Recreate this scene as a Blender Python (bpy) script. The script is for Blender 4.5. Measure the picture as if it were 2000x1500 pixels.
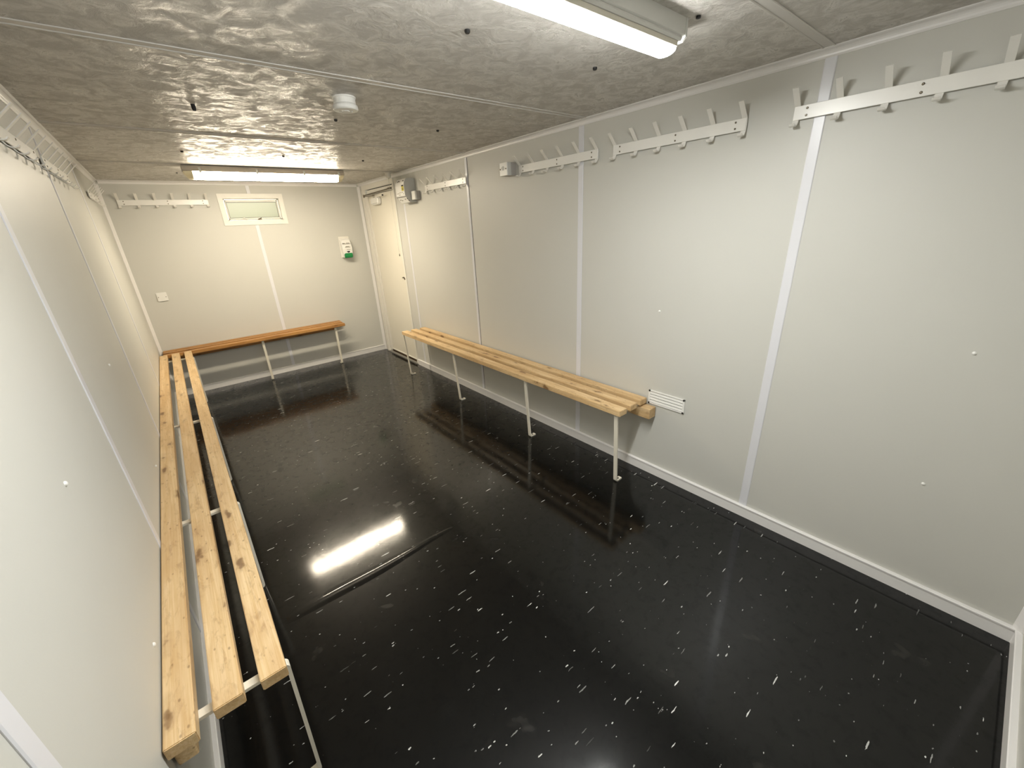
import bpy, bmesh, math, random
from mathutils import Vector, Matrix
random.seed(7)
for o in list(bpy.data.objects): bpy.data.objects.remove(o)
scene = bpy.context.scene
COL = scene.collection

# ---------------------------------------------------------------- room size (metres): x across, y along (far wall y=0), z up
W, N, H = 2.4144, 5.8662, 2.13

# ---------------------------------------------------------------- camera
cam_d = bpy.data.cameras.new('camera'); cam = bpy.data.objects.new('camera', cam_d); COL.objects.link(cam)
cam_d.sensor_fit = 'HORIZONTAL'; cam_d.sensor_width = 36.0; cam_d.lens = 785.62 / 2000 * 36.0
cam_d.clip_start = 0.02
_r = Vector((0.76837927, -0.63815001, -0.04855777)); _u = Vector((0.27149774, 0.25631454, 0.92768089)); _f = Vector((0.57955351, 0.72599409, -0.37020307))
cam.matrix_world = Matrix(((_r.x, _u.x, -_f.x, 0.30685), (_r.y, _u.y, -_f.y, -5.49923), (_r.z, _u.z, -_f.z, 1.58464), (0, 0, 0, 1)))
scene.camera = cam

# ---------------------------------------------------------------- world, exposure
world = bpy.data.worlds.new('world'); scene.world = world; world.use_nodes = True
bg = world.node_tree.nodes['Background']; bg.inputs[0].default_value = (0.80, 0.88, 0.80, 1); bg.inputs[1].default_value = 0.9
vs = scene.view_settings
vs.view_transform = 'Standard'; vs.look = 'None'; vs.gamma = 1.0; vs.use_curve_mapping = False
vs.exposure = 0.0
FAR_LIGHT = ((1.0, 0.875, 0.675), 165.0)
FAR_SIDE = 48.0
NEAR_LIGHT = ((0.98, 0.985, 0.955), 165.0)

# ---------------------------------------------------------------- materials
def srgb(r, g, b):
    f = lambda c: (c / 255 / 12.92) if c <= 10 else ((c / 255 + 0.055) / 1.055) ** 2.4
    return (f(r), f(g), f(b), 1.0)

class NT:
    def __init__(s, name):
        s.m = bpy.data.materials.new(name); s.m.use_nodes = True
        s.t = s.m.node_tree; s.p = s.t.nodes['Principled BSDF']
    def n(s, typ, **kw):
        nd = s.t.nodes.new(typ)
        for k, v in kw.items():
            if k in nd.inputs.keys() if isinstance(k, str) else False: nd.inputs[k].default_value = v
            else: setattr(nd, k, v)
        return nd
    def l(s, a, b): s.t.links.new(a, b)
    def math(s, op, a, b=None, c=None, clamp=False):
        nd = s.t.nodes.new('ShaderNodeMath'); nd.operation = op; nd.use_clamp = clamp
        for i, v in enumerate((a, b, c)):
            if v is None: continue
            if isinstance(v, (int, float)): nd.inputs[i].default_value = v
            else: s.l(v, nd.inputs[i])
        return nd.outputs[0]
    def coord(s, scale=(1, 1, 1), which='Object', off=None):
        tc = s.t.nodes.new('ShaderNodeTexCoord'); mp = s.t.nodes.new('ShaderNodeMapping')
        mp.inputs['Scale'].default_value = scale
        s.l(tc.outputs[which], mp.inputs['Vector'])
        if off is not None: s.l(off, mp.inputs['Location'])
        return mp.outputs[0]
    def noise(s, vec, scale, detail=2.0, rough=0.5, dist=0.0):
        nd = s.t.nodes.new('ShaderNodeTexNoise')
        nd.inputs['Scale'].default_value = scale; nd.inputs['Detail'].default_value = detail
        nd.inputs['Roughness'].default_value = rough; nd.inputs['Distortion'].default_value = dist
        s.l(vec, nd.inputs['Vector']); return nd.outputs['Fac']
    def ramp(s, fac, stops):
        nd = s.t.nodes.new('ShaderNodeValToRGB'); e = nd.color_ramp.elements
        while len(e) < len(stops): e.new(0.5)
        for i, (p, c) in enumerate(stops):
            e[i].position = p; e[i].color = c if len(c) == 4 else (*c, 1)
        s.l(fac, nd.inputs[0]); return nd.outputs[0]
    def mix(s, fac, a, b, blend='MIX'):
        nd = s.t.nodes.new('ShaderNodeMix'); nd.data_type = 'RGBA'; nd.blend_type = blend
        if isinstance(fac, (int, float)): nd.inputs[0].default_value = fac
        else: s.l(fac, nd.inputs[0])
        for i, v in ((6, a), (7, b)):
            if isinstance(v, tuple): nd.inputs[i].default_value = v
            else: s.l(v, nd.inputs[i])
        return nd.outputs[2]
    def bump(s, h, strength, dist=0.001):
        nd = s.t.nodes.new('ShaderNodeBump'); nd.inputs['Strength'].default_value = strength; nd.inputs['Distance'].default_value = dist
        s.l(h, nd.inputs['Height']); s.l(nd.outputs[0], s.p.inputs['Normal'])
    def set(s, color=None, rough=None, spec=None, metal=None):
        for k, v in (('Base Color', color), ('Roughness', rough), ('Specular IOR Level', spec), ('Metallic', metal)):
            if v is None: continue
            if isinstance(v, (int, float, tuple)): s.p.inputs[k].default_value = v
            else: s.l(v, s.p.inputs[k])
        return s.m

def plain(name, col, rough=0.45, spec=0.5, metal=0.0, wear=0.06, scale=30):
    t = NT(name); v = t.coord()
    f = t.noise(v, scale, 4, 0.6)
    dark = tuple(c * (1 - 2 * wear) for c in col[:3]) + (1,)
    t.set(t.mix(f, dark, col), rough, spec, metal)
    return t.m

M = {}
# vinyl-faced wall boards: pale warm grey with a fine linen-like relief
t = NT('wall_vinyl'); v = t.coord()
c = t.mix(t.noise(v, 1.4, 3, 0.6), srgb(192, 191, 184), srgb(199, 198, 191))
t.bump(t.noise(v, 260, 2, 0.6), 0.22, 0.0006)
M['wall'] = t.set(c, 0.45, 0.4)
# foil-faced ceiling boards with mottled embossing
t = NT('ceiling_foil'); v = t.coord()
n1 = t.noise(v, 14, 7, 0.68, 0.8); n2 = t.noise(v, 60, 3, 0.6)
r = t.ramp(n1, [(0.42, (0.62, 0.62, 0.62)), (0.52, (0.40, 0.40, 0.40)), (0.62, (0.27, 0.27, 0.27))])
c = t.mix(t.ramp(n1, [(0.42, (0, 0, 0)), (0.6, (1, 1, 1))]), srgb(182, 178, 171), srgb(202, 198, 191))
h = t.math('ADD', n1, t.math('MULTIPLY', n2, 0.22))
t.bump(h, 0.9, 0.008)
M['ceiling'] = t.set(c, r, 0.38)
M['ceiling_strip'] = plain('ceiling_joint_plastic', srgb(196, 192, 186), 0.3, 0.5, wear=0.03)
M['backing'] = plain('wall_core', srgb(70, 66, 60), 0.8, 0.2)
M['trim'] = plain('white_plastic_trim', srgb(226, 224, 222), 0.32, 0.5, wear=0.02)
M['strip'] = plain('white_cover_strip', srgb(214, 214, 218), 0.30, 0.5, wear=0.02)
M['paint'] = plain('white_gloss_paint', srgb(226, 223, 214), 0.38, 0.5, wear=0.03)
M['door'] = plain('door_enamel', srgb(224, 219, 205), 0.34, 0.5, wear=0.02, scale=6)
M['legs'] = plain('cream_painted_steel', srgb(228, 222, 206), 0.36, 0.5, wear=0.05, scale=60)
M['plastic'] = plain('white_moulded_plastic', srgb(228, 227, 222), 0.3, 0.5, wear=0.02)
M['grey_plastic'] = plain('pale_grey_plastic', srgb(200, 200, 195), 0.4, 0.5, wear=0.03)
M['mid_grey'] = plain('grey_plastic_box', srgb(172, 168, 163), 0.42, 0.5, wear=0.03)
M['housing'] = plain('light_fitting_grey', srgb(176, 166, 152), 0.42, 0.5, wear=0.03)
M['white_steel'] = plain('white_enamelled_steel', srgb(222, 222, 218), 0.28, 0.5, wear=0.02)
M['alu'] = plain('brushed_aluminium', srgb(186, 184, 178), 0.38, 0.5, 0.85, wear=0.06)
M['steel'] = plain('dull_steel', srgb(120, 112, 98), 0.4, 0.5, 0.9, wear=0.1)
M['black'] = plain('black_rubber', srgb(22, 21, 20), 0.5, 0.4)
M['brown'] = plain('dark_brown_timber', srgb(72, 52, 28), 0.6, 0.3, wear=0.15)
M['green'] = plain('green_push_pad', srgb(14, 128, 66), 0.3, 0.5, wear=0.03)
M['yellow'] = plain('yellow_label', srgb(208, 196, 74), 0.5, 0.4)
M['olive'] = plain('dark_label_ink', srgb(52, 46, 22), 0.5, 0.4)
M['ink'] = plain('grey_label_ink', srgb(120, 112, 92), 0.5, 0.4)
M['rail'] = plain('white_powder_coat', srgb(230, 228, 222), 0.3, 0.55, wear=0.02)

def emit(name, col, strength, base=(0.9, 0.9, 0.88, 1)):
    t = NT(name); t.set(base, 0.25, 0.5)
    v = t.coord(); f = t.noise(v, 3, 1)
    t.p.inputs['Emission Color'].default_value = (*col, 1)
    t.l(t.math('MULTIPLY_ADD', f, 0.06 * strength, 0.97 * strength), t.p.inputs['Emission Strength'])
    return t.m
M['lamp_far'] = emit('warm_lit_diffuser', *FAR_LIGHT)
M['lamp_far_side'] = emit('warm_lit_cover', FAR_LIGHT[0], FAR_SIDE)
M['lamp_near'] = emit('white_lit_diffuser', *NEAR_LIGHT)

# frosted glass
t = NT('frosted_glass'); v = t.coord()
tr = t.n('ShaderNodeBsdfTranslucent'); tr.inputs[0].default_value = srgb(226, 232, 214)
df = t.n('ShaderNodeBsdfDiffuse'); df.inputs[0].default_value = srgb(206, 212, 196)
gl = t.n('ShaderNodeBsdfGlossy'); gl.inputs['Roughness'].default_value = 0.3
mx = t.n('ShaderNodeMixShader'); mx.inputs[0].default_value = 0.5; t.l(tr.outputs[0], mx.inputs[1]); t.l(df.outputs[0], mx.inputs[2])
m2 = t.n('ShaderNodeMixShader'); m2.inputs[0].default_value = 0.06; t.l(mx.outputs[0], m2.inputs[1]); t.l(gl.outputs[0], m2.inputs[2])
bp = t.n('ShaderNodeBump'); bp.inputs['Strength'].default_value = 0.15; bp.inputs['Distance'].default_value = 0.001
t.l(t.noise(v, 180, 2), bp.inputs['Height']); t.l(bp.outputs[0], df.inputs['Normal']); t.l(bp.outputs[0], gl.inputs['Normal'])
t.l(m2.outputs[0], t.t.nodes['Material Output'].inputs[0])
M['glass'] = t.m

# pine: grain runs along each slat's own x axis
def pine(name, light, mid, dark, rough=0.5):
    t = NT(name)
    oi = t.n('ShaderNodeObjectInfo'); cb = t.n('ShaderNodeCombineXYZ')
    t.l(t.math('MULTIPLY', oi.outputs['Random'], 37.0), cb.inputs[0]); t.l(t.math('MULTIPLY', oi.outputs['Random'], 11.0), cb.inputs[1]); t.l(t.math('MULTIPLY', oi.outputs['Random'], 5.3), cb.inputs[2])
    tc = t.n('ShaderNodeTexCoord'); add = t.n('ShaderNodeVectorMath', operation='ADD')
    t.l(tc.outputs['Object'], add.inputs[0]); t.l(cb.outputs[0], add.inputs[1])
    def mp(sc):
        n = t.n('ShaderNodeMapping'); n.inputs['Scale'].default_value = sc; t.l(add.outputs[0], n.inputs['Vector']); return n.outputs[0]
    grain = t.noise(mp((3.0, 130, 130)), 1.0, 5, 0.62, 1.2)
    broad = t.noise(mp((2.2, 16, 16)), 1.0, 3, 0.5, 0.8)
    col = t.mix(t.ramp(grain, [(0.36, (0, 0, 0)), (0.64, (1, 1, 1))]), mid, light)
    col = t.mix(t.math('MULTIPLY', t.ramp(broad, [(0.38, (1, 1, 1)), (0.62, (0, 0, 0))]), 0.45), col, dark)
    # knots
    vo = t.n('ShaderNodeTexVoronoi'); vo.inputs['Randomness'].default_value = 1.0; vo.inputs['Scale'].default_value = 1.0
    wob = t.n('ShaderNodeTexNoise'); wob.inputs['Scale'].default_value = 24
    t.l(add.outputs[0], wob.inputs['Vector'])
    va = t.n('ShaderNodeVectorMath', operation='MULTIPLY_ADD'); va.inputs[1].default_value = (0.35, 0.35, 0.35)
    t.l(wob.outputs['Color'], va.inputs[0]); t.l(mp((4.6, 15, 9)), va.inputs[2])
    t.l(va.outputs[0], vo.inputs['Vector'])
    kn = t.ramp(vo.outputs['Distance'], [(0.07, (1, 1, 1)), (0.13, (0.75, 0.75, 0.75)), (0.17, (0.22, 0.22, 0.22)), (0.30, (0, 0, 0))])
    col = t.mix(t.math('MULTIPLY', kn, 0.8), col, srgb(92, 58, 26))
    # small nail dents and dirt
    vd = t.n('ShaderNodeTexVoronoi'); vd.inputs['Scale'].default_value = 1.0; t.l(mp((22, 40, 40)), vd.inputs['Vector'])
    dn = t.ramp(vd.outputs['Distance'], [(0.07, (1, 1, 1)), (0.15, (0, 0, 0))])
    col = t.mix(t.math('MULTIPLY', dn, 0.5), col, srgb(92, 62, 30))
    dirt = t.ramp(t.noise(mp((16, 46, 46)), 1.0, 4, 0.65, 0.5), [(0.54, (0, 0, 0)), (0.70, (1, 1, 1))])
    col = t.mix(t.math('MULTIPLY', dirt, 0.34), col, srgb(120, 84, 46))
    t.bump(grain, 0.25, 0.001)
    return t.set(col, rough, 0.4)
M['pine'] = pine('pale_pine', srgb(219, 193, 152), srgb(202, 170, 122), srgb(176, 138, 90))
M['pine_dark'] = pine('honey_pine', srgb(186, 142, 86), srgb(164, 116, 62), srgb(132, 88, 44), 0.42)

# black sheet vinyl with white flecks lying across the room
t = NT('black_fleck_vinyl')
def fleck(sc, thr, keep, off):
    vv = t.n('ShaderNodeMapping'); vv.inputs['Scale'].default_value = sc; vv.inputs['Location'].default_value = off
    tc = t.n('ShaderNodeTexCoord'); wn = t.n('ShaderNodeTexNoise'); wn.inputs['Scale'].default_value = 70; wn.inputs['Detail'].default_value = 3
    t.l(tc.outputs['Object'], wn.inputs['Vector'])
    a = t.n('ShaderNodeVectorMath', operation='MULTIPLY_ADD'); a.inputs[1].default_value = (0.03, 0.006, 0)
    t.l(wn.outputs['Color'], a.inputs[0]); t.l(tc.outputs['Object'], a.inputs[2])
    t.l(a.outputs[0], vv.inputs['Vector'])
    vo = t.n('ShaderNodeTexVoronoi'); vo.voronoi_dimensions = '2D'; vo.inputs['Scale'].default_value = 1.0
    t.l(vv.outputs[0], vo.inputs['Vector'])
    sep = t.n('ShaderNodeSeparateColor'); t.l(vo.outputs['Color'], sep.inputs[0])
    lim = t.math('MULTIPLY', sep.outputs[1], thr)
    on = t.math('LESS_THAN', vo.outputs['Distance'], lim)
    on = t.math('MULTIPLY', on, t.math('LESS_THAN', sep.outputs[0], keep))
    return t.math('MULTIPLY', on, t.math('MULTIPLY_ADD', sep.outputs[2], 0.75, 0.15))
f1 = fleck((11, 100, 1), 0.24, 0.030, (0.3, 0.1, 0))
f2 = fleck((45, 95, 1), 0.22, 0.030, (3.3, 1.7, 0))
f3 = fleck((8, 90, 1), 0.18, 0.03, (1.3, 5.1, 0))
ff = t.math('MAXIMUM', t.math('MAXIMUM', f1, f2), t.math('MULTIPLY', f3, 0.5))
v = t.coord()
patch = t.noise(v, 2.3, 4, 0.6); ff = t.math('MULTIPLY', ff, t.ramp(patch, [(0.36, (0.25, 0.25, 0.25)), (0.56, (1, 1, 1))]))
smudge = t.ramp(t.noise(v, 5.5, 3, 0.55, 0.3), [(0.66, (0, 0, 0)), (0.80, (1, 1, 1))])
base = t.mix(t.noise(v, 8, 5, 0.6), srgb(5, 6, 6), srgb(10, 11, 11))
base = t.mix(t.math('MULTIPLY', smudge, 0.25), base, srgb(84, 80, 74))
base = t.mix(ff, base, srgb(225, 225, 220))
rg = t.math('ADD', t.math('MULTIPLY', t.noise(v, 3.2, 5, 0.65), 0.16), 0.26)
hgt = t.math('ADD', t.math('MULTIPLY', t.noise(v, 3.0, 2), 0.5), t.math('MULTIPLY', t.noise(v, 95, 4, 0.75), 0.034))
t.bump(hgt, 0.35, 0.006)
wearn = t.noise(v, 21, 7, 0.72, 0.4)
t.l(t.ramp(wearn, [(0.36, (0.82, 0.82, 0.82)), (0.50, (1, 1, 1))]), t.p.inputs['Coat Weight'])
t.l(t.math('ADD', t.math('MULTIPLY', t.noise(v, 2.6, 5, 0.65), 0.12), t.math('MULTIPLY_ADD', smudge, 0.14, 0.034)), t.p.inputs['Coat Roughness'])
t.p.inputs['Coat IOR'].default_value = 1.45
t.l([n for n in t.t.nodes if n.type == 'BUMP'][0].outputs[0], t.p.inputs['Coat Normal'])
M['floor'] = t.set(base, rg, 0.06)

# ---------------------------------------------------------------- mesh helpers
def obj(name, bm, mat, parent=None, loc=(0, 0, 0), rot=None, smooth=False):
    me = bpy.data.meshes.new(name)
    bmesh.ops.recalc_face_normals(bm, faces=bm.faces)
    bm.to_mesh(me); bm.free()
    if smooth:
        for p in me.polygons: p.use_smooth = True
    me.materials.append(M[mat])
    o = bpy.data.objects.new(name, me); COL.objects.link(o)
    o.location = loc
    if rot: o.rotation_euler = rot
    if parent: o.parent = parent
    return o
def share(src, parent, loc, rot=None):
    o = src.copy(); COL.objects.link(o); o.parent = parent; o.location = loc
    if rot: o.rotation_euler = rot
    return o
def tag(o, label=None, cat=None, group=None, kind=None):
    if label: o['label'] = label
    if cat: o['category'] = cat
    if group: o['group'] = group
    if kind: o['kind'] = kind
    return o
def empty(name, loc=(0, 0, 0), rz=0):
    o = bpy.data.objects.new(name, None); COL.objects.link(o); o.location = loc; o.rotation_euler = (0, 0, rz)
    o.empty_display_size = 0.05
    return o
def box(bm, x0, x1, y0, y1, z0, z1, bev=0.0, seg=2):
    r = bmesh.ops.create_cube(bm, size=1.0)
    vs_ = r['verts']
    for v in vs_:
        v.co = Vector(((x0 + x1) / 2 + v.co.x * (x1 - x0), (y0 + y1) / 2 + v.co.y * (y1 - y0), (z0 + z1) / 2 + v.co.z * (z1 - z0)))
    if bev > 0:
        es = {e for v in vs_ for e in v.link_edges}
        bmesh.ops.bevel(bm, geom=list(es), offset=bev, segments=seg, affect='EDGES', clamp_overlap=True)
    return bm
def B(*a, **k): return box(bmesh.new(), *a, **k)
def prism(bm, prof, axis, a0, a1):
    """extrude a closed 2D profile along an axis: x -> (y,z), y -> (x,z), z -> (x,y)"""
    def P(p, a): return {'x': (a, p[0], p[1]), 'y': (p[0], a, p[1]), 'z': (p[0], p[1], a)}[axis]
    A = [bm.verts.new(P(p, a0)) for p in prof]; C = [bm.verts.new(P(p, a1)) for p in prof]
    n = len(prof)
    bm.faces.new(A); bm.faces.new(C[::-1])
    for i in range(n): bm.faces.new((A[i], C[i], C[(i + 1) % n], A[(i + 1) % n]))
    return bm
def lathe(bm, prof, cx, cy, seg=28):
    rings = []
    for r, z in prof:
        if r < 1e-5: rings.append([bm.verts.new((cx, cy, z))])
        else: rings.append([bm.verts.new((cx + r * math.cos(2 * math.pi * i / seg), cy + r * math.sin(2 * math.pi * i / seg), z)) for i in range(seg)])
    for a, b in zip(rings, rings[1:]):
        for i in range(seg):
            j = (i + 1) % seg
            if len(a) == 1: bm.faces.new((a[0], b[i], b[j]))
            elif len(b) == 1: bm.faces.new((a[i], b[0], a[j]))
            else: bm.faces.new((a[i], b[i], b[j], a[j]))
    return bm
def tube(bm, pts, r, seg=8):
    pts = [Vector(p) for p in pts]; rings = []
    for i, p in enumerate(pts):
        d = (pts[min(i + 1, len(pts) - 1)] - pts[max(i - 1, 0)]).normalized()
        a = d.orthogonal().normalized() if i == 0 else (pa - d * pa.dot(d)).normalized()
        pa = a; b = d.cross(a)
        rings.append([bm.verts.new(p + r * (a * math.cos(2 * math.pi * k / seg) + b * math.sin(2 * math.pi * k / seg))) for k in range(seg)])
    for a, b in zip(rings, rings[1:]):
        for k in range(seg): bm.faces.new((a[k], a[(k + 1) % seg], b[(k + 1) % seg], b[k]))
    bm.faces.new(rings[0][::-1]); bm.faces.new(rings[-1])
    return bm
def strap(bm, path, thick, axis, a0, a1):
    """flat bar following a 2D path, extruded across its width along an axis"""
    P = [Vector(p) for p in path]; L, R = [], []
    for i, p in enumerate(P):
        d0 = (P[i] - P[i - 1]).normalized() if i > 0 else (P[1] - P[0]).normalized()
        d1 = (P[i + 1] - P[i]).normalized() if i < len(P) - 1 else d0
        n0, n1 = Vector((-d0.y, d0.x)), Vector((-d1.y, d1.x))
        n = (n0 + n1); n = n / max(n.dot(n0), 0.4) if n.length > 1e-4 else n0
        L.append(p + n * thick / 2); R.append(p - n * thick / 2)
    def Q(p, a): return {'x': (a, p.x, p.y), 'y': (p.x, a, p.y), 'z': (p.x, p.y, a)}[axis]
    l0 = [bm.verts.new(Q(p, a0)) for p in L]; r0 = [bm.verts.new(Q(p, a0)) for p in R]
    l1 = [bm.verts.new(Q(p, a1)) for p in L]; r1 = [bm.verts.new(Q(p, a1)) for p in R]
    for i in range(len(P) - 1):
        bm.faces.new((l0[i], l0[i + 1], r0[i + 1], r0[i])); bm.faces.new((l1[i], r1[i], r1[i + 1], l1[i + 1]))
        bm.faces.new((l0[i], l1[i], l1[i + 1], l0[i + 1])); bm.faces.new((r0[i], r0[i + 1], r1[i + 1], r1[i]))
    bm.faces.new((l0[0], r0[0], r1[0], l1[0])); bm.faces.new((l0[-1], l1[-1], r1[-1], r0[-1]))
    return bm
def arc(cx, cy, r, a0, a1, n=6):
    return [(cx + r * math.cos(math.radians(a0 + (a1 - a0) * i / n)), cy + r * math.sin(math.radians(a0 + (a1 - a0) * i / n))) for i in range(n + 1)]

# ---------------------------------------------------------------- the setting
T = 0.09     # shell thickness behind the boards
# floor: dark base with three sheets of vinyl butted together
floor = tag(obj('floor', B(-T, W + T, -N - T, T, -0.10, -0.003), 'backing'), 'glossy black vinyl floor with scattered white flecks', 'floor', kind='structure')
for a, b in ((-N, -3.8363), (-3.8357, -1.8498), (-1.8492, 0.0)):
    obj('vinyl_sheet', B(0, W, a, b, -0.003, 0.0), 'floor', floor)
# welt where two sheets have lifted along their seam
bm = bmesh.new(); nn = 40; rows = []
for i in range(nn + 1):
    u = i / nn; x = 0.29 + 0.86 * u; k = math.sin(math.pi * u) ** 0.6
    rows.append([bm.verts.new((x, -3.836 + s * (0.014 + 0.018 * (1 - u)) * (0.4 + 0.6 * k) + 0.004 * math.sin(9 * u), 0.0002 + h * 0.0042 * k)) for s, h in ((-1.6, 0), (-0.8, 0.55), (-0.25, 1.0), (0, 0.72), (0.25, 1.0), (0.8, 0.55), (1.6, 0))])
for a, b in zip(rows, rows[1:]):
    for j in range(6): bm.faces.new((a[j], a[j + 1], b[j + 1], b[j]))
obj('seam_welt', bm, 'floor', floor, smooth=True)

# walls: shell slab, boards in front of it, cover strips over the joints
def slab_with_hole(bm, plane, d0, d1, a0, a1, h):
    """wall slab between depths d0..d1 running a0..a1, height 0..H, hole h=(a,b,z0,z1)"""
    def bb(p, q, z0, z1):
        if q - p < 1e-4 or z1 - z0 < 1e-4: return
        if plane == 'x': box(bm, d0, d1, p, q, z0, z1)
        else: box(bm, p, q, d0, d1, z0, z1)
    if not h: bb(a0, a1, 0, H)
    else:
        bb(a0, h[0], 0, H); bb(h[1], a1, 0, H); bb(h[0], h[1], 0, h[2]); bb(h[0], h[1], h[3], H)
    return bm
DOOR = (-1.01, -0.095, 0.0, 2.045)
WIN = (0.932, 1.486, 1.744, 1.986)
wall_right = tag(obj('wall_right', slab_with_hole(bmesh.new(), 'x', W + 0.012, W + T, -N - T, T, DOOR), 'backing'), 'long pale grey board wall with white joint strips, holding the door', 'wall', kind='structure')
wall_left = tag(obj('wall_left', slab_with_hole(bmesh.new(), 'x', -T, -0.012, -N - T, T, None), 'backing'), 'long pale grey board wall behind the long left bench', 'wall', kind='structure')
wall_far = tag(obj('wall_far', slab_with_hole(bmesh.new(), 'y', 0.012, T, -0.012, W + 0.012, WIN), 'backing'), 'cream-lit end wall with the small window', 'wall', kind='structure')
wall_near = tag(obj('wall_near', slab_with_hole(bmesh.new(), 'y', -N - T, -N - 0.012, -0.012, W + 0.012, None), 'backing'), 'near end wall at the right edge of the view', 'wall', kind='structure')
RS = [-4.862, -3.640, -2.413, -1.195]                      # joints on the right wall
LS = [-4.842, -3.700, -2.518, -1.374]                      # joints on the left wall
e = [-N] + RS
for a, b in zip(e, e[1:]): obj('wall_panel', B(W, W + 0.012, a + 0.0015, b - 0.0015, 0, H), 'wall', wall_right)
obj('wall_panel', B(W, W + 0.012, RS[3] + 0.0015, DOOR[0], 0, H), 'wall', wall_right)
obj('wall_panel', B(W, W + 0.012, DOOR[0], DOOR[1], DOOR[3], H), 'wall', wall_right)
obj('wall_panel', B(W, W + 0.012, DOOR[1], 0, 0, H), 'wall', wall_right)
e = [-N] + LS + [0]
for a, b in zip(e, e[1:]): obj('wall_panel', B(-0.012, 0, a + 0.0015, b - 0.0015, 0, H), 'wall', wall_left)
FS = 1.194
obj('wall_panel', slab_with_hole(bmesh.new(), 'y', 0, 0.012, 0, FS - 0.0015, (WIN[0], FS - 0.0015, WIN[2], WIN[3])), 'wall', wall_far)
obj('wall_panel', slab_with_hole(bmesh.new(), 'y', 0, 0.012, FS + 0.0015, W, (FS + 0.0015, WIN[1], WIN[2], WIN[3])), 'wall', wall_far)
for a, b in ((0, 1.2), (1.203, W)): obj('wall_panel', B(a, b, -N - 0.012, -N, 0, H), 'wall', wall_near)
def vstrip(parent, wall, pos, wd=0.040, z0=0.066, z1=2.10):
    bm = bmesh.new(); h = wd / 2
    prof = [(-h, 0), (-h, 0.0015), (-h + 0.003, 0.0032), (h - 0.003, 0.0032), (h, 0.0015), (h, 0)]
    if wall == 'R': prism(bm, [(W - d, pos + s) for s, d in prof], 'z', z0, z1)
    elif wall == 'L': prism(bm, [(d, pos + s) for s, d in prof], 'z', z0, z1)
    else: prism(bm, [(pos + s, -d) for s, d in prof], 'z', z0, z1)
    return obj('cover_strip', bm, 'strip', parent)
vstrip(wall_right, 'R', -4.862); vstrip(wall_right, 'R', -3.645); vstrip(wall_right, 'R', -2.405, 0.032); vstrip(wall_right, 'R', -1.195, 0.032, z1=1.83)
for y, wd in zip(LS, (0.04, 0.044, 0.04, 0.034)): vstrip(wall_left, 'L', y, wd)
vstrip(wall_far, 'F', FS + 0.004, 0.034, z1=1.705); vstrip(wall_far, 'F', FS + 0.004, 0.034, z0=2.022)
# the dark open joint beside the second strip
obj('joint_gap', B(W - 0.0006, W + 0.001, -2.4275, -2.4225, 0.066, 2.10), 'backing', wall_right)
# white plugs over the panel screws
cap = None
for wl, (x, nx), pts in ((wall_right, (W, -1), [(-5.482, 1.08), (-5.483, 0.529), (-4.253, 1.075)]), (wall_left, (0, 1), [(-4.268, 1.094), (-3.117, 1.104), (-3.069, 0.572), (-4.267, 0.571)])):
    for y, z in pts:
        bm = bmesh.new(); lathe(bm, [(0.0065, 0), (0.0055, 0.003), (0.003, 0.0045), (0, 0.005)], 0, 0, 12)
        obj('screw_cap', bm, 'plastic', wl, (x, y, z), (0, nx * math.pi / 2, 0))

# ceiling boards with bead-edged joint strips
ceiling = tag(obj('ceiling', B(-T, W + T, -N - T, T, H + 0.012, H + T), 'backing'), 'grey mottled semi-gloss board ceiling with joint strips', 'ceiling', kind='structure')
CS = [-4.855, -3.685, -2.435, -1.215]
e = [-N] + CS + [0]
for a, b in zip(e, e[1:]): obj('ceiling_panel', B(0, W, a + 0.0015, b - 0.0015, H, H + 0.012), 'ceiling', ceiling)
for y in CS:
    bm = bmesh.new()
    prof = [(-0.021, 0), (-0.021, 0.004), (-0.018, 0.0055), (-0.015, 0.004), (-0.014, 0.0015), (0.014, 0.0015), (0.015, 0.004), (0.018, 0.0055), (0.021, 0.004), (0.021, 0)]
    prism(bm, [(y + s, H - d * 0.6) for s, d in prof], 'x', 0.0, W)
    obj('joint_strip', bm, 'ceiling_strip', ceiling)
for y in (-4.255, -3.045, -1.83):
    for x in (0.586, 1.19, 1.79):
        bm = bmesh.new(); dx, dy = random.uniform(-.004, .004), random.uniform(-.012, .012)
        h = 0.024 if (y == -3.045 and x < 1) else 0.009
        lathe(bm, [(0.0085, H + 0.0005), (0.0085, H - h * 0.6), (0.006, H - h), (0, H - h)], x + dx, y + dy, 12)
        obj('screw_head', bm, 'black', ceiling)
for x, y in ((0.589, -0.69), (1.722, -4.705)):
    bm = bmesh.new(); lathe(bm, [(0.007, H + 0.0005), (0.007, H - 0.006), (0, H - 0.008)], x, y, 10); obj('screw_head', bm, 'black', ceiling)

# cornice, corner trims and skirting
def structure(name, bm, mat, label, cat): return tag(obj(name, bm, mat), label, cat, kind='structure')
cp = [(0, 0), (0.030, 0), (0.030, 0.003), (0.024, 0.006)] + arc(0.024, 0.024, 0.018, 270, 180, 5) + [(0.003, 0.030), (0, 0.030)]
structure('trim_1', prism(bmesh.new(), [(W - a, H - b) for a, b in cp], 'y', -N, 0), 'trim', 'white cornice trim along the top of the right wall', 'trim')
structure('trim_2', prism(bmesh.new(), [(a, H - b) for a, b in cp], 'y', -N, 0), 'trim', 'white cornice trim along the top of the left wall', 'trim')
structure('trim_3', prism(bmesh.new(), [(-a, H - b) for a, b in cp], 'x', 0.03, W - 0.03), 'trim', 'white cornice trim along the top of the window wall', 'trim')
structure('trim_4', prism(bmesh.new(), [(-N + a, H - b) for a, b in cp], 'x', 0.03, W - 0.03), 'trim', 'white cornice trim along the top of the near wall', 'trim')
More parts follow.
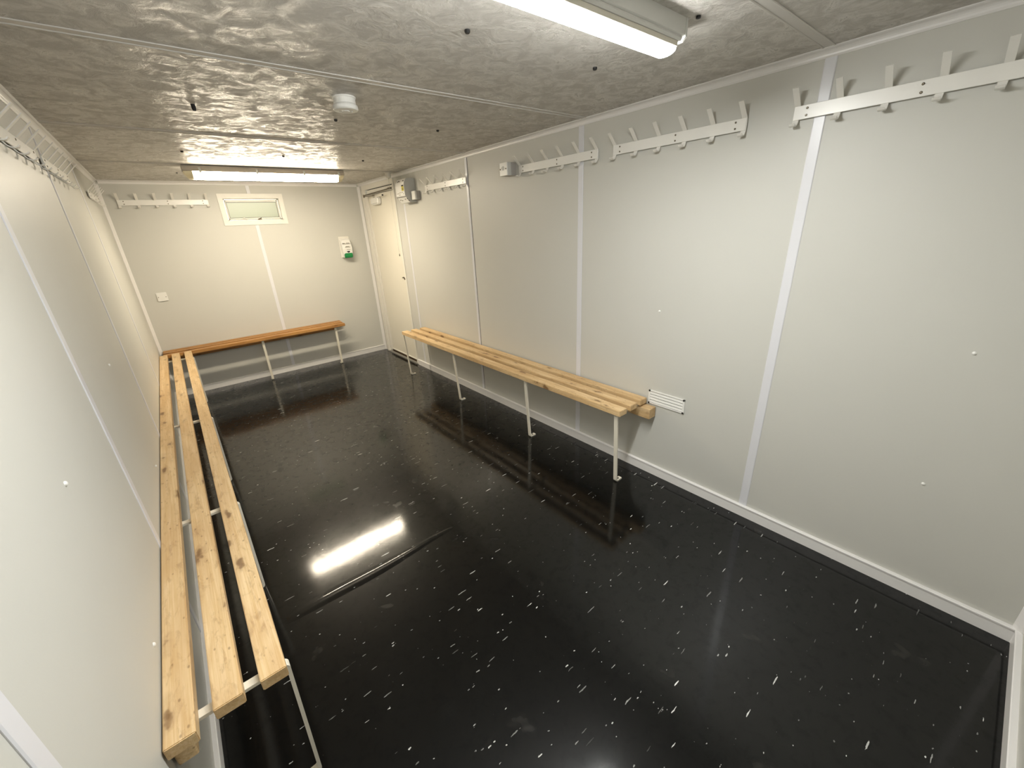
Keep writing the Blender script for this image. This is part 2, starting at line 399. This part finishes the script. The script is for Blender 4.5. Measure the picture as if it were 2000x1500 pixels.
kp = [(0, 0), (0.026, 0), (0.026, 0.004), (0.004, 0.026), (0, 0.026)]
structure('trim_5', prism(bmesh.new(), [(a, -b) for a, b in kp], 'z', 0, 2.10), 'trim', 'white corner trim between left wall and window wall', 'trim')
structure('trim_6', prism(bmesh.new(), [(W - a, -b) for a, b in kp], 'z', 0, 2.10), 'trim', 'white corner trim beside the door frame', 'trim')
structure('trim_7', prism(bmesh.new(), [(W - a, -N + b) for a, b in kp], 'z', 0, 2.10), 'trim', 'white corner trim at the near right corner', 'trim')
bp_ = [(0, 0), (0.014, 0), (0.014, 0.058), (0.018, 0.060), (0.018, 0.066), (0.015, 0.068), (0, 0.068)]
structure('baseboard_right', prism(bmesh.new(), [(W - a, b) for a, b in bp_], 'y', -N, -1.015), 'trim', 'white skirting with a lipped top along the right wall', 'skirting')
structure('baseboard_far', prism(bmesh.new(), [(-a, b) for a, b in bp_], 'x', 0.0, W - 0.02), 'trim', 'white skirting with a lipped top along the window wall', 'skirting')
structure('baseboard_near', prism(bmesh.new(), [(-N + a, b) for a, b in bp_], 'x', 0.0, W - 0.018), 'trim', 'white skirting along the near wall at the right edge', 'skirting')
# left skirting bows away from the wall half way along
bm = bmesh.new(); rows = []
ys = [-N + i * (N / 120) for i in range(121)]
for y in ys:
    o_ = 0.013 * math.exp(-((y + 2.62) / 0.26) ** 2)
    rows.append([bm.verts.new((a * 0.8 + (o_ if a > 0 else 0), y, b)) for a, b in bp_])
bm.faces.new(rows[0]); bm.faces.new(rows[-1][::-1])
for a, b in zip(rows, rows[1:]):
    for j in range(len(bp_)): bm.faces.new((a[j], b[j], b[(j + 1) % len(bp_)], a[(j + 1) % len(bp_)]))
structure('baseboard_left', bm, 'trim', 'white skirting under the long left bench, bowed half way along', 'skirting')

# ---------------------------------------------------------------- window
win = tag(empty('window_1', (1.21, 0, 1.71)), 'small white-framed frosted top-hung window in the end wall', 'window', kind='structure')
wl = (1.21, 0, 1.71)
def wpart(name, bm, mat, parent=win, **k):
    bmesh.ops.translate(bm, verts=bm.verts, vec=Vector((-wl[0], -wl[1], -wl[2])))
    return obj(name, bm, mat, parent, **k)
X0, X1, Z0, Z1 = 0.899, 1.519, 1.709, 2.021; IX0, IX1, IZ0, IZ1 = 0.940, 1.478, 1.752, 1.978
def mitre(x0, x1, z0, z1, i0, i1, k0, k1, side):
    if side == 'b': return [(x0, z0), (x1, z0), (i1, k0), (i0, k0)]
    if side == 't': return [(x0, z1), (i0, k1), (i1, k1), (x1, z1)]
    if side == 'l': return [(x0, z0), (i0, k0), (i0, k1), (x0, z1)]
    return [(x1, z0), (x1, z1), (i1, k1), (i1, k0)]
for s in 'btlr': wpart('frame_trim', prism(bmesh.new(), mitre(X0, X1, Z0, Z1, IX0, IX1, IZ0, IZ1, s), 'y', -0.008, 0.0), 'paint')
bm = bmesh.new()
for b_ in ((IX0, IX0 + .006, IZ0, IZ1), (IX1 - .006, IX1, IZ0, IZ1), (IX0, IX1, IZ0, IZ0 + .006), (IX0, IX1, IZ1 - .006, IZ1)): box(bm, b_[0], b_[1], -0.004, 0.085, b_[2], b_[3])
wpart('reveal', bm, 'paint')
bm = bmesh.new()
for b_ in ((IX0 + .004, IX0 + .018, IZ0 + .004, IZ1 - .004), (IX1 - .018, IX1 - .004, IZ0 + .004, IZ1 - .004), (IX0 + .004, IX1 - .004, IZ0 + .004, IZ0 + .016), (IX0 + .004, IX1 - .004, IZ1 - .016, IZ1 - .004)): box(bm, b_[0], b_[1], 0.030, 0.060, b_[2], b_[3])
wpart('window_frame', bm, 'alu')
sash = None
bm = bmesh.new(); a0, a1, c0, c1 = IX0 + .018, IX1 - .022, IZ0 + .014, IZ1 - .018
for b_ in ((a0, a0 + .010, c0, c1), (a1 - .010, a1, c0, c1), (a0, a1, c0, c0 + .016), (a0, a1, c1 - .020, c1)): box(bm, b_[0], b_[1], 0.018, 0.040, b_[2], b_[3], 0.0015, 1)
sash = wpart('sash', bm, 'paint')
bm = bmesh.new(); box(bm, a0 + .008, a1 - .008, 0.026, 0.032, c0 + .014, c1 - .018)
pane = wpart('pane', bm, 'glass', win); tag(pane, 'frosted glass pane')
bm = bmesh.new()
for b_ in ((a0 + .010, a0 + .013, c0 + .016, c1 - .020), (a1 - .013, a1 - .010, c0 + .016, c1 - .020), (a0 + .010, a1 - .010, c0 + .016, c0 + .019), (a0 + .010, a1 - .010, c1 - .023, c1 - .020)): box(bm, b_[0], b_[1], 0.022, 0.027, b_[2], b_[3])
wpart('glazing_gasket', bm, 'black')
wpart('stay_arm', tube(bmesh.new(), [(1.085, 0.012, 1.778), (1.10, 0.006, 1.780), (1.118, 0.002, 1.770), (1.128, 0.002, 1.764)], 0.0045), 'plastic')
bm = bmesh.new(); box(bm, 1.228, 1.262, -0.004, 0.016, 1.760, 1.770, 0.002, 1); tube(bm, [(1.232, -0.002, 1.766), (1.246, -0.006, 1.772), (1.26, -0.004, 1.778)], 0.004)
wpart('latch', bm, 'steel')

# ---------------------------------------------------------------- door
door = tag(empty('door_1', (W, -0.55, 0)), 'cream white flush door in the far corner with a closer', 'door', kind='structure')
def dpart(name, bm, mat, parent=None, **k):
    bmesh.ops.translate(bm, verts=bm.verts, vec=Vector((-W, 0.55, 0)))
    return obj(name, bm, mat, parent or door, **k)
leaf = dpart('door_leaf', B(W - 0.002, W + 0.042, -0.972, -0.262, 0.060, 1.985, 0.002, 1), 'door')
bm = bmesh.new(); box(bm, W - 0.018, W + 0.05, -0.172, -0.098, 0.0, 2.045, 0.004); box(bm, W - 0.008, W + 0.05, -0.198, -0.172, 0.0, 2.045, 0.002, 1)
dpart('door_post', bm, 'paint')
bm = bmesh.new(); box(bm, W - 0.012, W + 0.05, -0.258, -0.200, 0.035, 2.0, 0.004)
dpart('door_post', bm, 'paint')
bm = bmesh.new(); box(bm, W - 0.010, W + 0.05, -1.010, -0.976, 0.0, 2.045, 0.003)
dpart('door_post', bm, 'paint')
bm = bmesh.new(); box(bm, W - 0.010, W + 0.05, -0.976, -0.258, 1.990, 2.036, 0.003)
dpart('door_head', bm, 'paint')
dpart('head_board', B(W - 0.010, W - 0.0005, -1.01, -0.098, 2.046, 2.099, 0.002, 1), 'paint')
dpart('weather_bar', B(W - 0.010, W + 0.006, -0.970, -0.264, 0.050, 0.064, 0.003), 'paint')
dpart('sill', B(W - 0.004, W + 0.06, -0.976, -0.258, 0.0, 0.046), 'brown')
dpart('threshold_strip', prism(bmesh.new(), [(W - 0.022, 0), (W - 0.020, 0.012), (W - 0.004, 0.020), (W - 0.004, 0)], 'y', -1.01, -0.11), 'alu')
# latch keep, a small dark hook on the leading edge
dpart('latch', strap(bmesh.new(), [(-0.905, 1.052), (-0.930, 1.060), (-0.950, 1.054), (-0.962, 1.034)], 0.009, 'x', W - 0.012, W - 0.002), 'steel')
# closer
cl = dpart('door_closer', B(W - 0.062, W - 0.002, -0.640, -0.440, 1.866, 1.940, 0.014, 3), 'plastic', smooth=False)
bm = bmesh.new(); tube(bm, [(W - 0.035, -0.500, 1.938), (W - 0.035, -0.500, 1.972)], 0.011, 10); dpart('spindle', bm, 'steel', cl)
cl_off = cl
def sub(name, bm, mat):
    return dpart(name, bm, mat, cl)
sub('closer_arm', strap(bmesh.new(), [(W - 0.035, -0.500), (W - 0.085, -0.335)], 0.016, 'z', 1.962, 1.968), 'steel')
bm = bmesh.new(); tube(bm, [(W - 0.085, -0.335, 1.955), (W - 0.085, -0.335, 1.985)], 0.010, 10); sub('elbow_pin', bm, 'steel')
sub('closer_arm', tube(bmesh.new(), [(W - 0.085, -0.335, 1.976), (W - 0.020, -0.930, 2.004)], 0.006, 8), 'steel')
sub('frame_bracket', B(W - 0.034, W - 0.009, -0.965, -0.900, 1.996, 2.012, 0.002, 1), 'steel')
sub('closer_arm', strap(bmesh.new(), [(W - 0.052, -0.52), (W - 0.052, -0.80)], 0.012, 'z', 1.945, 1.951), 'paint')
sub('arm_screw', lathe(bmesh.new(), [(0.009, 1.942), (0.009, 1.956), (0, 1.957)], W - 0.052, -0.795, 10), 'black')

# ---------------------------------------------------------------- ceiling lights
def light_far():
    cx, cy = 1.213, -1.172
    t_ = tag(empty('ceiling_light', (cx, cy, H)), 'lit warm white tube light near the window wall, grey housing with clips', 'light')
    L = 0.615
    def P(name, bm, mat, par=None, **k): return obj(name, bm, mat, par or t_, **k)
    P('housing', prism(bmesh.new(), [(-0.048, -0.006), (-0.050, -0.040), (-0.056, -0.046), (0.056, -0.046), (0.050, -0.040), (0.048, -0.006)], 'x', -L, L), 'housing')
    for x in (-0.32, 0.32): P('mounting_foot', B(x - 0.03, x + 0.03, -0.03, 0.03, -0.006, 0.0), 'housing')
    # diffuser, tapering towards its underside and ends
    prof = [(-0.052, -0.0465), (-0.050, -0.062), (-0.043, -0.084), (-0.034, -0.098), (0.034, -0.098), (0.043, -0.084), (0.050, -0.062), (0.052, -0.0465)]
    ends = [0.612, 0.606, 0.594, 0.586, 0.586, 0.594, 0.606, 0.612]
    bm = bmesh.new(); le = 0.555
    A = [bm.verts.new((-le, y, z)) for y, z in prof]; C = [bm.verts.new((le, y, z)) for y, z in prof]
    bm.faces.new(A); bm.faces.new(C[::-1])
    for i in range(8): bm.faces.new((A[i], C[i], C[(i + 1) % 8], A[(i + 1) % 8]))
    d_ = tag(P('diffuser', bm, 'lamp_far_side'), 'glowing clear cover')
    P('tube_window', prism(bmesh.new(), [(-0.034, -0.0965), (-0.030, -0.0995), (0.030, -0.0995), (0.034, -0.0965)], 'x', -0.553, 0.553), 'lamp_far', d_)
    for s in (-1, 1):
        bm = bmesh.new()
        A = [bm.verts.new((s * 0.556, y, z)) for y, z in prof]; C = [bm.verts.new((s * e_, y * 0.97, z)) for (y, z), e_ in zip(prof, ends)]
        bm.faces.new(A); bm.faces.new(C[::-1])
        for i in range(8): bm.faces.new((A[i], C[i], C[(i + 1) % 8], A[(i + 1) % 8]))
        P('end_cap', bm, 'end_cream')
    first = None
    for x in (-0.505, -0.11, 0.26, 0.565):
        for s in (-1, 1):
            bm = bmesh.new(); prism(bm, [(s * 0.0505, -0.018), (s * 0.0600, -0.040), (s * 0.0600, -0.052), (s * 0.054, -0.058), (s * 0.0525, -0.052), (s * 0.0565, -0.046), (s * 0.0505, -0.036)], 'x', x - 0.008, x + 0.008)
            P('clip', bm, 'grey_plastic')
M['opal'] = plain('opal_plastic', srgb(226, 222, 208), 0.3, 0.5, wear=0.02)
M['end_cream'] = plain('cream_plastic_end', srgb(238, 226, 188), 0.3, 0.5, wear=0.03)  # plain cream plastic of the end caps
light_far()
def light_near():
    cx, cy = 1.085, -4.634
    t_ = tag(empty('ceiling_light', (cx, cy, H)), 'lit white batten light above the photographer, white steel housing', 'light')
    L = 0.615
    def P(name, bm, mat, par=None, **k): return obj(name, bm, mat, par or t_, **k)
    P('housing', prism(bmesh.new(), [(-0.046, 0.0), (-0.046, -0.042), (-0.040, -0.046), (0.040, -0.046), (0.046, -0.042), (0.046, 0.0)], 'x', -L, L), 'white_steel')
    P('lip', prism(bmesh.new(), [(-0.043, -0.0465), (-0.0445, -0.051), (-0.040, -0.0575), (0.040, -0.0575), (0.0445, -0.051), (0.043, -0.0465)], 'x', -L + 0.006, L - 0.012), 'white_steel')
    P('diffuser_side', prism(bmesh.new(), [(-0.037, -0.058), (-0.036, -0.070), (-0.033, -0.0735), (0.033, -0.0735), (0.036, -0.070), (0.037, -0.058)], 'x', -L + 0.010, L - 0.022), 'opal')
    prof = [(-0.033, -0.074)] + [(0.033 * math.cos(math.radians(a)), -0.076 + 0.012 * math.sin(math.radians(a))) for a in range(180, 361, 20)] + [(0.033, -0.074)]
    tag(P('diffuser', prism(bmesh.new(), prof, 'x', -L + 0.012, L - 0.024), 'lamp_near'), 'glowing opal underside')
    for s in (-1, 1):
        P('end_cap', prism(bmesh.new(), [(-0.048, 0.0), (-0.048, -0.046), (-0.036, -0.056), (0.036, -0.056), (0.048, -0.046), (0.048, 0.0)], 'x', s * L, s * (L + 0.008)), 'white_steel')
light_near()

# ---------------------------------------------------------------- benches
slat_cache = {}
def slat(parent, L, wd, th, loc, rz, mat, bev=0.0022):
    bm = bmesh.new(); box(bm, -L / 2, L / 2, -wd / 2, wd / 2, -th, 0, bev, 2)
    return obj('slat', bm, mat, parent, loc, (0, 0, rz))
def bench_leg(parent, path, width, loc, rz, screw=True):
    """one bent flat bar: bracket under the slats, leg and turned-in foot; path in (x,z), bar width along y"""
    o = obj('leg', strap(bmesh.new(), path, 0.010, 'y', -width / 2, width / 2), 'legs', parent, loc, (0, 0, rz))
    if screw:
        fx = path[-1][0] * 0.4 + path[-2][0] * 0.6
        bm = bmesh.new(); lathe(bm, [(0.006, 0.0092), (0.006, 0.012), (0, 0.013)], fx, 0, 8)
        obj('screw', bm, 'black', o)
    return o
def leg_path(top, d_wall, d_leg, d_foot, inward):
    """distances are measured out from the wall (positive); returned x grows away from the wall"""
    zb = top - 0.005
    return [(0.012, zb), (d_leg - 0.012, zb)] + arc(d_leg - 0.012, zb - 0.012, 0.012, 90, 0, 4)[1:] + [(d_foot, 0.018)] + arc(d_foot - 0.012, 0.017, 0.012, 0, -90, 4)[1:] + [(d_foot - inward, 0.005)]

# right-hand bench
zt = 0.530; th = 0.036
b = tag(empty('slatted_bench', (W, -2.78, 0)), 'pale pine slatted bench with cream legs along the right wall by the vent', 'bench', 'slatted changing room benches')
for i, (x0, x1) in enumerate(((2.114, 2.184), (2.224, 2.292), (2.331, 2.398))):
    y0, y1 = -4.234 + 0.003 * i, -1.320 - 0.004 * i
    slat(b, y1 - y0, x1 - x0, th, ((x0 + x1) / 2 - W, (y0 + y1) / 2 + 2.78, zt), math.pi / 2, 'pine')
lb = zt - th
# leg profiles are built with x away from the wall; rotate by pi so they point into the room
for y in (-1.30, -2.352, -3.366, -4.192):
    bench_leg(b, leg_path(lb, 0, 0.276, 0.250, 0.052), 0.024, (0, y + 2.78, 0), math.pi)
bm = bmesh.new(); box(bm, -2.96 / 2, 2.96 / 2, -0.033, 0.033, -0.034, 0.034, 0.003, 1)
obj('wall_batten', bm, 'pine', b, (-0.0385, -2.808 + 2.78, lb - 0.010 - 0.035), (0, 0, math.pi / 2))

# left-hand bench
zt = 0.527
b = tag(empty('slatted_bench', (0, -2.40, 0)), 'long pale pine slatted bench running along the left wall towards the camera', 'bench', 'slatted changing room benches')
for i, (x0, x1, ya, yb) in enumerate(((0.004, 0.065, -4.560, -0.276), (0.100, 0.163, -4.536, -0.278), (0.201, 0.262, -4.536, -0.277))):
    slat(b, yb - ya, x1 - x0, th, ((x0 + x1) / 2, (ya + yb) / 2 + 2.40, zt), math.pi / 2, 'pine')
lb = zt - th
for y in (-0.430, -2.345, -3.550, -4.487):
    bench_leg(b, leg_path(lb, 0, 0.264, 0.249, 0.050), 0.024, (0, y + 2.40, 0), 0)
bm = bmesh.new(); box(bm, -4.2 / 2, 4.2 / 2, -0.020, 0.020, -0.030, 0.030, 0.003, 1)
obj('wall_batten', bm, 'pine', b, (0.0255, -2.43 + 2.40, lb - 0.010 - 0.031), (0, 0, math.pi / 2))

# bench under the window
zt = 0.520; th = 0.034
b = tag(empty('slatted_bench', (1.0, 0, 0)), 'shorter honey brown slatted bench along the window wall', 'bench', 'slatted changing room benches')
for y0, y1, xe in ((-0.268, -0.206, 1.838), (-0.160, -0.098, 1.842), (-0.072, -0.010, 1.850)):
    x0 = 0.030
    slat(b, xe - x0, y1 - y0, th, ((x0 + xe) / 2 - 1.0, (y0 + y1) / 2, zt), 0, 'pine_dark', 0.004)
lb = zt - th
for x in (0.912, 1.722):
    bench_leg(b, leg_path(lb, 0, 0.232, 0.205, -0.001 + 0.045), 0.024, (x - 1.0, 0, 0), -math.pi / 2)
bm = bmesh.new(); box(bm, -1.72 / 2, 1.72 / 2, -0.020, 0.020, -0.030, 0.030, 0.003, 1)
obj('wall_batten', bm, 'pine_dark', b, (0.92 - 1.0, -0.0255, lb - 0.010 - 0.031))

# ---------------------------------------------------------------- coat hook rails (built in a local frame: x along rail, -y into the room, z=0 at rail middle)
SP = 0.1365
def hook_mesh():
    bm = bmesh.new()
    path = [(-0.068, 0.078), (-0.040, 0.050), (-0.014, 0.024), (-0.0095, 0.016), (-0.0095, -0.020), (-0.013, -0.030)] + arc(-0.032, -0.030, 0.017, 0, -150, 6)[1:]
    return strap(bm, path, 0.003, 'x', -0.0105, 0.0105)
_h = None; _s = None
def hook_rail(loc, rz, label, length=0.702, first=0.010):
    global _h, _s
    t_ = tag(empty('coat_hook_rail', loc, rz), label, 'hook rail', 'six-hook coat rails')
    obj('rail', B(-length / 2, length / 2, -0.0150, -0.0112, -0.024, 0.024, 0.0012, 1), 'rail', t_)
    # spacer blocks behind the rail ends
    xs = [-length / 2 + first + i * SP for i in range(6)]
    for x in xs:
        if _h is None: _h = obj('hook', hook_mesh(), 'rail', t_, (x, 0, 0))
        else: share(_h, t_, (x, 0, 0))
    for x in (-length / 2 + 0.045, 0.022, length / 2 - 0.045):
        for z in (-0.012, 0.012):
            if _s is None:
                bm = bmesh.new(); lathe(bm, [(0.0042, 0.0), (0.0042, 0.0015), (0.002, 0.0025), (0, 0.0025)], 0, 0, 10)
                _s = obj('screw', bm, 'steel', t_, (x, -0.0148, z), (math.pi / 2, 0, 0))
            else: share(_s, t_, (x, -0.0148, z), (math.pi / 2, 0, 0))
    for x in (-length / 2 + 0.045, 0.022, length / 2 - 0.045): obj('spacer', B(x - 0.008, x + 0.008, -0.0112, 0.0, -0.018, 0.018), 'rail', t_)
    return t_
ZR = 1.936
R = -math.pi / 2       # local -y (into room) -> world -x
hook_rail((W, -5.124, ZR), R, 'white coat hook rail nearest the camera on the right wall')
hook_rail((W, -4.243, ZR), R, 'white coat hook rail on the right wall, wholly between two cover strips')
hook_rail((W, -3.432, ZR), R, 'white coat hook rail crossing a joint strip beside the small square socket box')
hook_rail((W, -2.055, ZR), R, 'white coat hook rail just right of the electrical consumer unit')
Lr = math.pi / 2
hook_rail((0, -3.132, ZR), Lr, 'white coat hook rail on the left wall nearest the camera')
hook_rail((0, -2.298, ZR), Lr, 'white coat hook rail in the middle of the left wall')
hook_rail((0, -0.70, ZR), Lr, 'white coat hook rail on the left wall by the far corner')
hook_rail((0.462, 0, ZR + 0.004), 0, 'white coat hook rail on the end wall left of the window')

# ---------------------------------------------------------------- wall fittings
# vent grille on the right wall
v_ = tag(empty('vent_grille', (W, -4.350, 0.538)), 'white louvred air vent low on the right wall past the bench end', 'vent')
bm = bmesh.new()
for b_ in ((-0.119, 0.119, 0.037, 0.045), (-0.119, 0.119, -0.045, -0.037), (-0.119, -0.107, -0.045, 0.045), (0.107, 0.119, -0.045, 0.045)): box(bm, -0.007, 0, b_[0], b_[1], b_[2], b_[3], 0.001, 1)
obj('frame', bm, 'plastic', v_)
obj('back_plate', B(-0.001, 0, -0.110, 0.110, -0.040, 0.040), 'black', v_)  # painted black to stand in for shade in the gaps between louvres
for i in range(4):
    z = 0.0275 - i * 0.0182
    obj('louvre', prism(bmesh.new(), [(-0.0015, z + 0.0068), (-0.0040, z + 0.0068), (-0.0070, z - 0.0068), (-0.0045, z - 0.0068)], 'y', -0.107, 0.107), 'plastic', v_)
for y in (-0.112, 0.112):
    for z in (-0.040, 0.040):
        bm = bmesh.new(); lathe(bm, [(0.0058, 0), (0.0058, 0.002), (0.003, 0.0035), (0, 0.004)], 0, 0, 10); obj('screw', bm, 'black', v_, (-0.007, y, z), (0, -math.pi / 2, 0))

# soap dispenser on the end wall
s_ = tag(empty('soap_dispenser', (2.105, 0, 1.290)), 'white wall soap dispenser with a green push pad', 'soap dispenser')
prof = [(0.0, 0.0), (-0.082, 0.0), (-0.090, 0.030), (-0.092, 0.100), (-0.084, 0.160), (-0.062, 0.205), (-0.030, 0.222), (0.0, 0.224)]
bm = prism(bmesh.new(), prof, 'x', -0.058, 0.058)
bmesh.ops.bevel(bm, geom=[e_ for e_ in bm.edges if abs(abs(e_.verts[0].co.x) - 0.058) < 1e-5 and abs(abs(e_.verts[1].co.x) - 0.058) < 1e-5 and e_.verts[0].co.y < -0.01 and (e_.verts[0].co.x * e_.verts[1].co.x > 0)], offset=0.010, segments=2, affect='EDGES')
obj('body', bm, 'plastic', s_)
obj('back_plate', B(-0.064, 0.064, -0.012, 0.0, -0.006, 0.246, 0.004), 'paint', s_)
bm = bmesh.new()
pr_ = [(-0.084, -0.008), (-0.098, -0.002), (-0.104, 0.018), (-0.101, 0.046), (-0.094, 0.050), (-0.084, 0.044)]
prism(bm, pr_, 'x', -0.050, 0.050); bmesh.ops.bevel(bm, geom=[e_ for e_ in bm.edges if e_.verts[0].co.x * e_.verts[1].co.x > 0 and e_.verts[0].co.y < -0.09], offset=0.008, segments=2, affect='EDGES')
obj('push_pad', bm, 'green', s_)
bm = bmesh.new(); prism(bm, arc(0.006, 0.074, 0.019, 180, 360, 8), 'y', -0.0935, -0.091); obj('arrow_mark', bm, 'black', s_)
for k, (x0, x1, z) in enumerate(((-0.050, -0.022, 0.166), (-0.002, 0.036, 0.168), (-0.018, 0.024, 0.128), (-0.026, 0.036, 0.119), (-0.010, 0.034, 0.092))):
    yy = -0.085 if z > 0.15 else (-0.0915 if z < 0.11 else -0.0905)
    obj('print_line', B(x0, x1, yy - 0.0025, yy + 0.006, z - 0.0022, z + 0.0022), 'olive' if k == 0 else 'ink', s_)
bm = bmesh.new(); box(bm, -0.054, 0.054, -0.092, -0.086, 0.1575, 0.1592); obj('lid_seam', bm, 'ink', s_)

# blank switch plate
p_ = tag(empty('socket_plate', (0.184, 0, 1.062)), 'small white blanking plate low on the end wall left of the window', 'wall plate')
obj('plate', B(-0.043, 0.043, -0.010, 0.0, -0.043, 0.043, 0.003), 'plastic', p_)
for x in (-0.030, 0.030):
    bm = bmesh.new(); lathe(bm, [(0.004, 0), (0.004, 0.001), (0, 0.0015)], 0, 0, 8); obj('screw', bm, 'steel', p_, (x, -0.010, -0.002), (math.pi / 2, 0, 0))

# consumer unit beside the door
c_ = tag(empty('consumer_unit', (W, -1.385, 1.832)), 'pale grey electrical consumer unit with a yellow label beside the door', 'fuse box')
def cpart(name, bm, mat, par=None, **k): return obj(name, bm, mat, par or c_, **k)
hw = 0.094
prof = [(0, 0), (-0.070, 0.0), (-0.108, 0.050), (-0.116, 0.062), (-0.118, 0.150), (-0.112, 0.180), (-0.088, 0.212), (-0.070, 0.216), (0, 0.216)]
cpart('body', prism(bmesh.new(), prof, 'y', -hw, hw), 'grey_plastic')
prof2 = [(-0.1085, 0.0515), (-0.1165, 0.0625), (-0.1185, 0.150), (-0.1125, 0.1805), (-0.0885, 0.2125), (-0.0905, 0.2125), (-0.1145, 0.1815), (-0.1205, 0.1505), (-0.1185, 0.0615), (-0.1105, 0.0505)]
cpart('cover', prism(bmesh.new(), prof2, 'y', -hw, hw), 'plastic')
flap = [(-0.0705, 0.001), (-0.1080, 0.0485), (-0.1115, 0.0480), (-0.0740, -0.001)]
cpart('breaker_flap', prism(bmesh.new(), flap, 'y', -hw, hw), 'plastic')
for k in range(3):
    y = 0.055 - k * 0.012
    pass
def onface(name, y0, y1, z0, z1, mat, x=-0.1195): return cpart(name, B(x - 0.0015, x + 0.002, y0, y1, z0, z1), mat)
onface('warning_label', -0.086, -0.040, 0.103, 0.143, 'yellow'); onface('label_band', -0.086, -0.040, 0.1432, 0.156, 'olive', -0.1190)
for z in (0.126, 0.115): onface('label_text', -0.080, -0.046, z - 0.0025, z + 0.0025, 'olive', -0.1200)
for y0, y1, z in ((-0.02, 0.05, 0.135), (-0.03, 0.02, 0.118), (0.03, 0.07, 0.112), (-0.06, -0.03, 0.092), (-0.02, 0.03, 0.090), (0.03, 0.075, 0.084), (-0.075, -0.055, 0.076), (0.0, 0.04, 0.072)):
    onface('label_text', y0, y1, z - 0.002, z + 0.002, 'ink', -0.1180)
cpart('cover_seam', B(-0.1200, -0.108, -hw - 0.0004, hw, 0.0485, 0.0515), 'olive')
for y, z in ((0.03, 0.022), (-0.05, 0.030), (0.06, 0.028)):
    x = -0.0705 - (z - 0.001) / 0.0475 * 0.0375 - 0.0022
    cpart('breaker_switch', B(x - 0.004, x + 0.004, y - 0.012, y + 0.012, z - 0.004, z + 0.004), 'ink')
for y, z in ((0.05, 0.190), (0.02, 0.193), (-0.07, 0.192)):
    cpart('cover_screw', B(-0.1125, -0.102, y - 0.005, y + 0.005, z - 0.004, z + 0.004), 'olive')
# vent slots in the near side by the flap
cpart('side_slot', prism(bmesh.new(), [(-0.096, 0.024), (-0.104, 0.036), (-0.099, 0.038), (-0.092, 0.027)], 'y', -hw - 0.0012, -hw + 0.001), 'olive')
cpart('side_slot', prism(bmesh.new(), [(-0.080, 0.008), (-0.092, 0.022), (-0.086, 0.022), (-0.074, 0.009)], 'y', -hw - 0.0012, -hw + 0.001), 'olive')
# small box joined to its near side
j_ = tag(empty('junction_box', (W, -1.532, 1.850)), 'small white and grey box joined to the side of the consumer unit', 'junction box')
obj('body', B(-0.038, 0, -0.038, 0.038, 0.0, 0.078, 0.002, 1), 'mid_grey', j_)
obj('lid', B(-0.058, -0.0385, -0.038, 0.038, 0.0, 0.078, 0.003, 1), 'plastic', j_)

# isolator box by the third rail
k_ = tag(empty('switch_box', (W, -2.993, 1.903)), 'small square white isolator box with a round key hole, left of a hook rail', 'switch box')
obj('back_box', B(-0.046, 0, -0.042, 0.042, 0.0, 0.084, 0.002, 1), 'mid_grey', k_)
obj('side_lid', B(-0.078, -0.0465, -0.042, 0.042, 0.0, 0.084, 0.002, 1), 'grey_plastic', k_)
obj('face_plate', B(-0.084, -0.0785, -0.042, 0.042, 0.0, 0.084, 0.002, 1), 'plastic', k_)
bm = bmesh.new(); lathe(bm, [(0.013, 0), (0.013, 0.003), (0.009, 0.0035), (0.009, 0.002), (0, 0.002)], 0, 0, 16); obj('key_switch', bm, 'grey_plastic', k_, (-0.084, 0.003, 0.048), (0, -math.pi / 2, 0))
for y in (-0.029, 0.033):
    bm = bmesh.new(); lathe(bm, [(0.005, 0), (0.005, 0.002), (0, 0.003)], 0, 0, 8); obj('screw', bm, 'steel', k_, (-0.084, y, 0.043), (0, -math.pi / 2, 0))

# pull cord switch
u_ = tag(empty('pull_cord_switch', (2.292, -1.165, H)), 'white ceiling pull switch with a thin hanging cord by the door', 'pull switch')
obj('base', lathe(bmesh.new(), [(0.040, 0.0), (0.040, -0.006), (0.030, -0.008), (0, -0.008)], 0, 0, 24), 'paint', u_, smooth=False)
obj('body', lathe(bmesh.new(), [(0.029, -0.008), (0.028, -0.040), (0.022, -0.050), (0.008, -0.054), (0.005, -0.064), (0, -0.064)], 0, 0, 24), 'paint', u_)
cd = obj('cord', tube(bmesh.new(), [(0, 0, -0.062), (0.001, 0.001, -0.3), (0, 0, -0.795)], 0.0014, 6), 'paint', u_)
obj('toggle', lathe(bmesh.new(), [(0.0, -0.790), (0.003, -0.792), (0.006, -0.812), (0.004, -0.818), (0, -0.818)], 0, 0, 10), 'ink', u_)

# smoke detector
d_ = tag(empty('smoke_detector', (1.098, -3.440, H)), 'round white smoke detector on the ceiling', 'smoke detector')
obj('base', lathe(bmesh.new(), [(0.049, 0.0), (0.049, -0.005), (0.046, -0.007), (0.046, -0.024), (0.045, -0.026), (0, -0.026)], 0, 0, 36), 'plastic', d_)
obj('body', lathe(bmesh.new(), [(0.045, -0.0262), (0.047, -0.028), (0.052, -0.034), (0.053, -0.046), (0.049, -0.050), (0.030, -0.052), (0.028, -0.050), (0.018, -0.050), (0.016, -0.054), (0, -0.055)], 0, 0, 36), 'plastic', d_)
obj('indicator', lathe(bmesh.new(), [(0.004, -0.0515), (0.003, -0.0545), (0, -0.055)], 0.022, -0.01, 8), 'grey_plastic', d_)
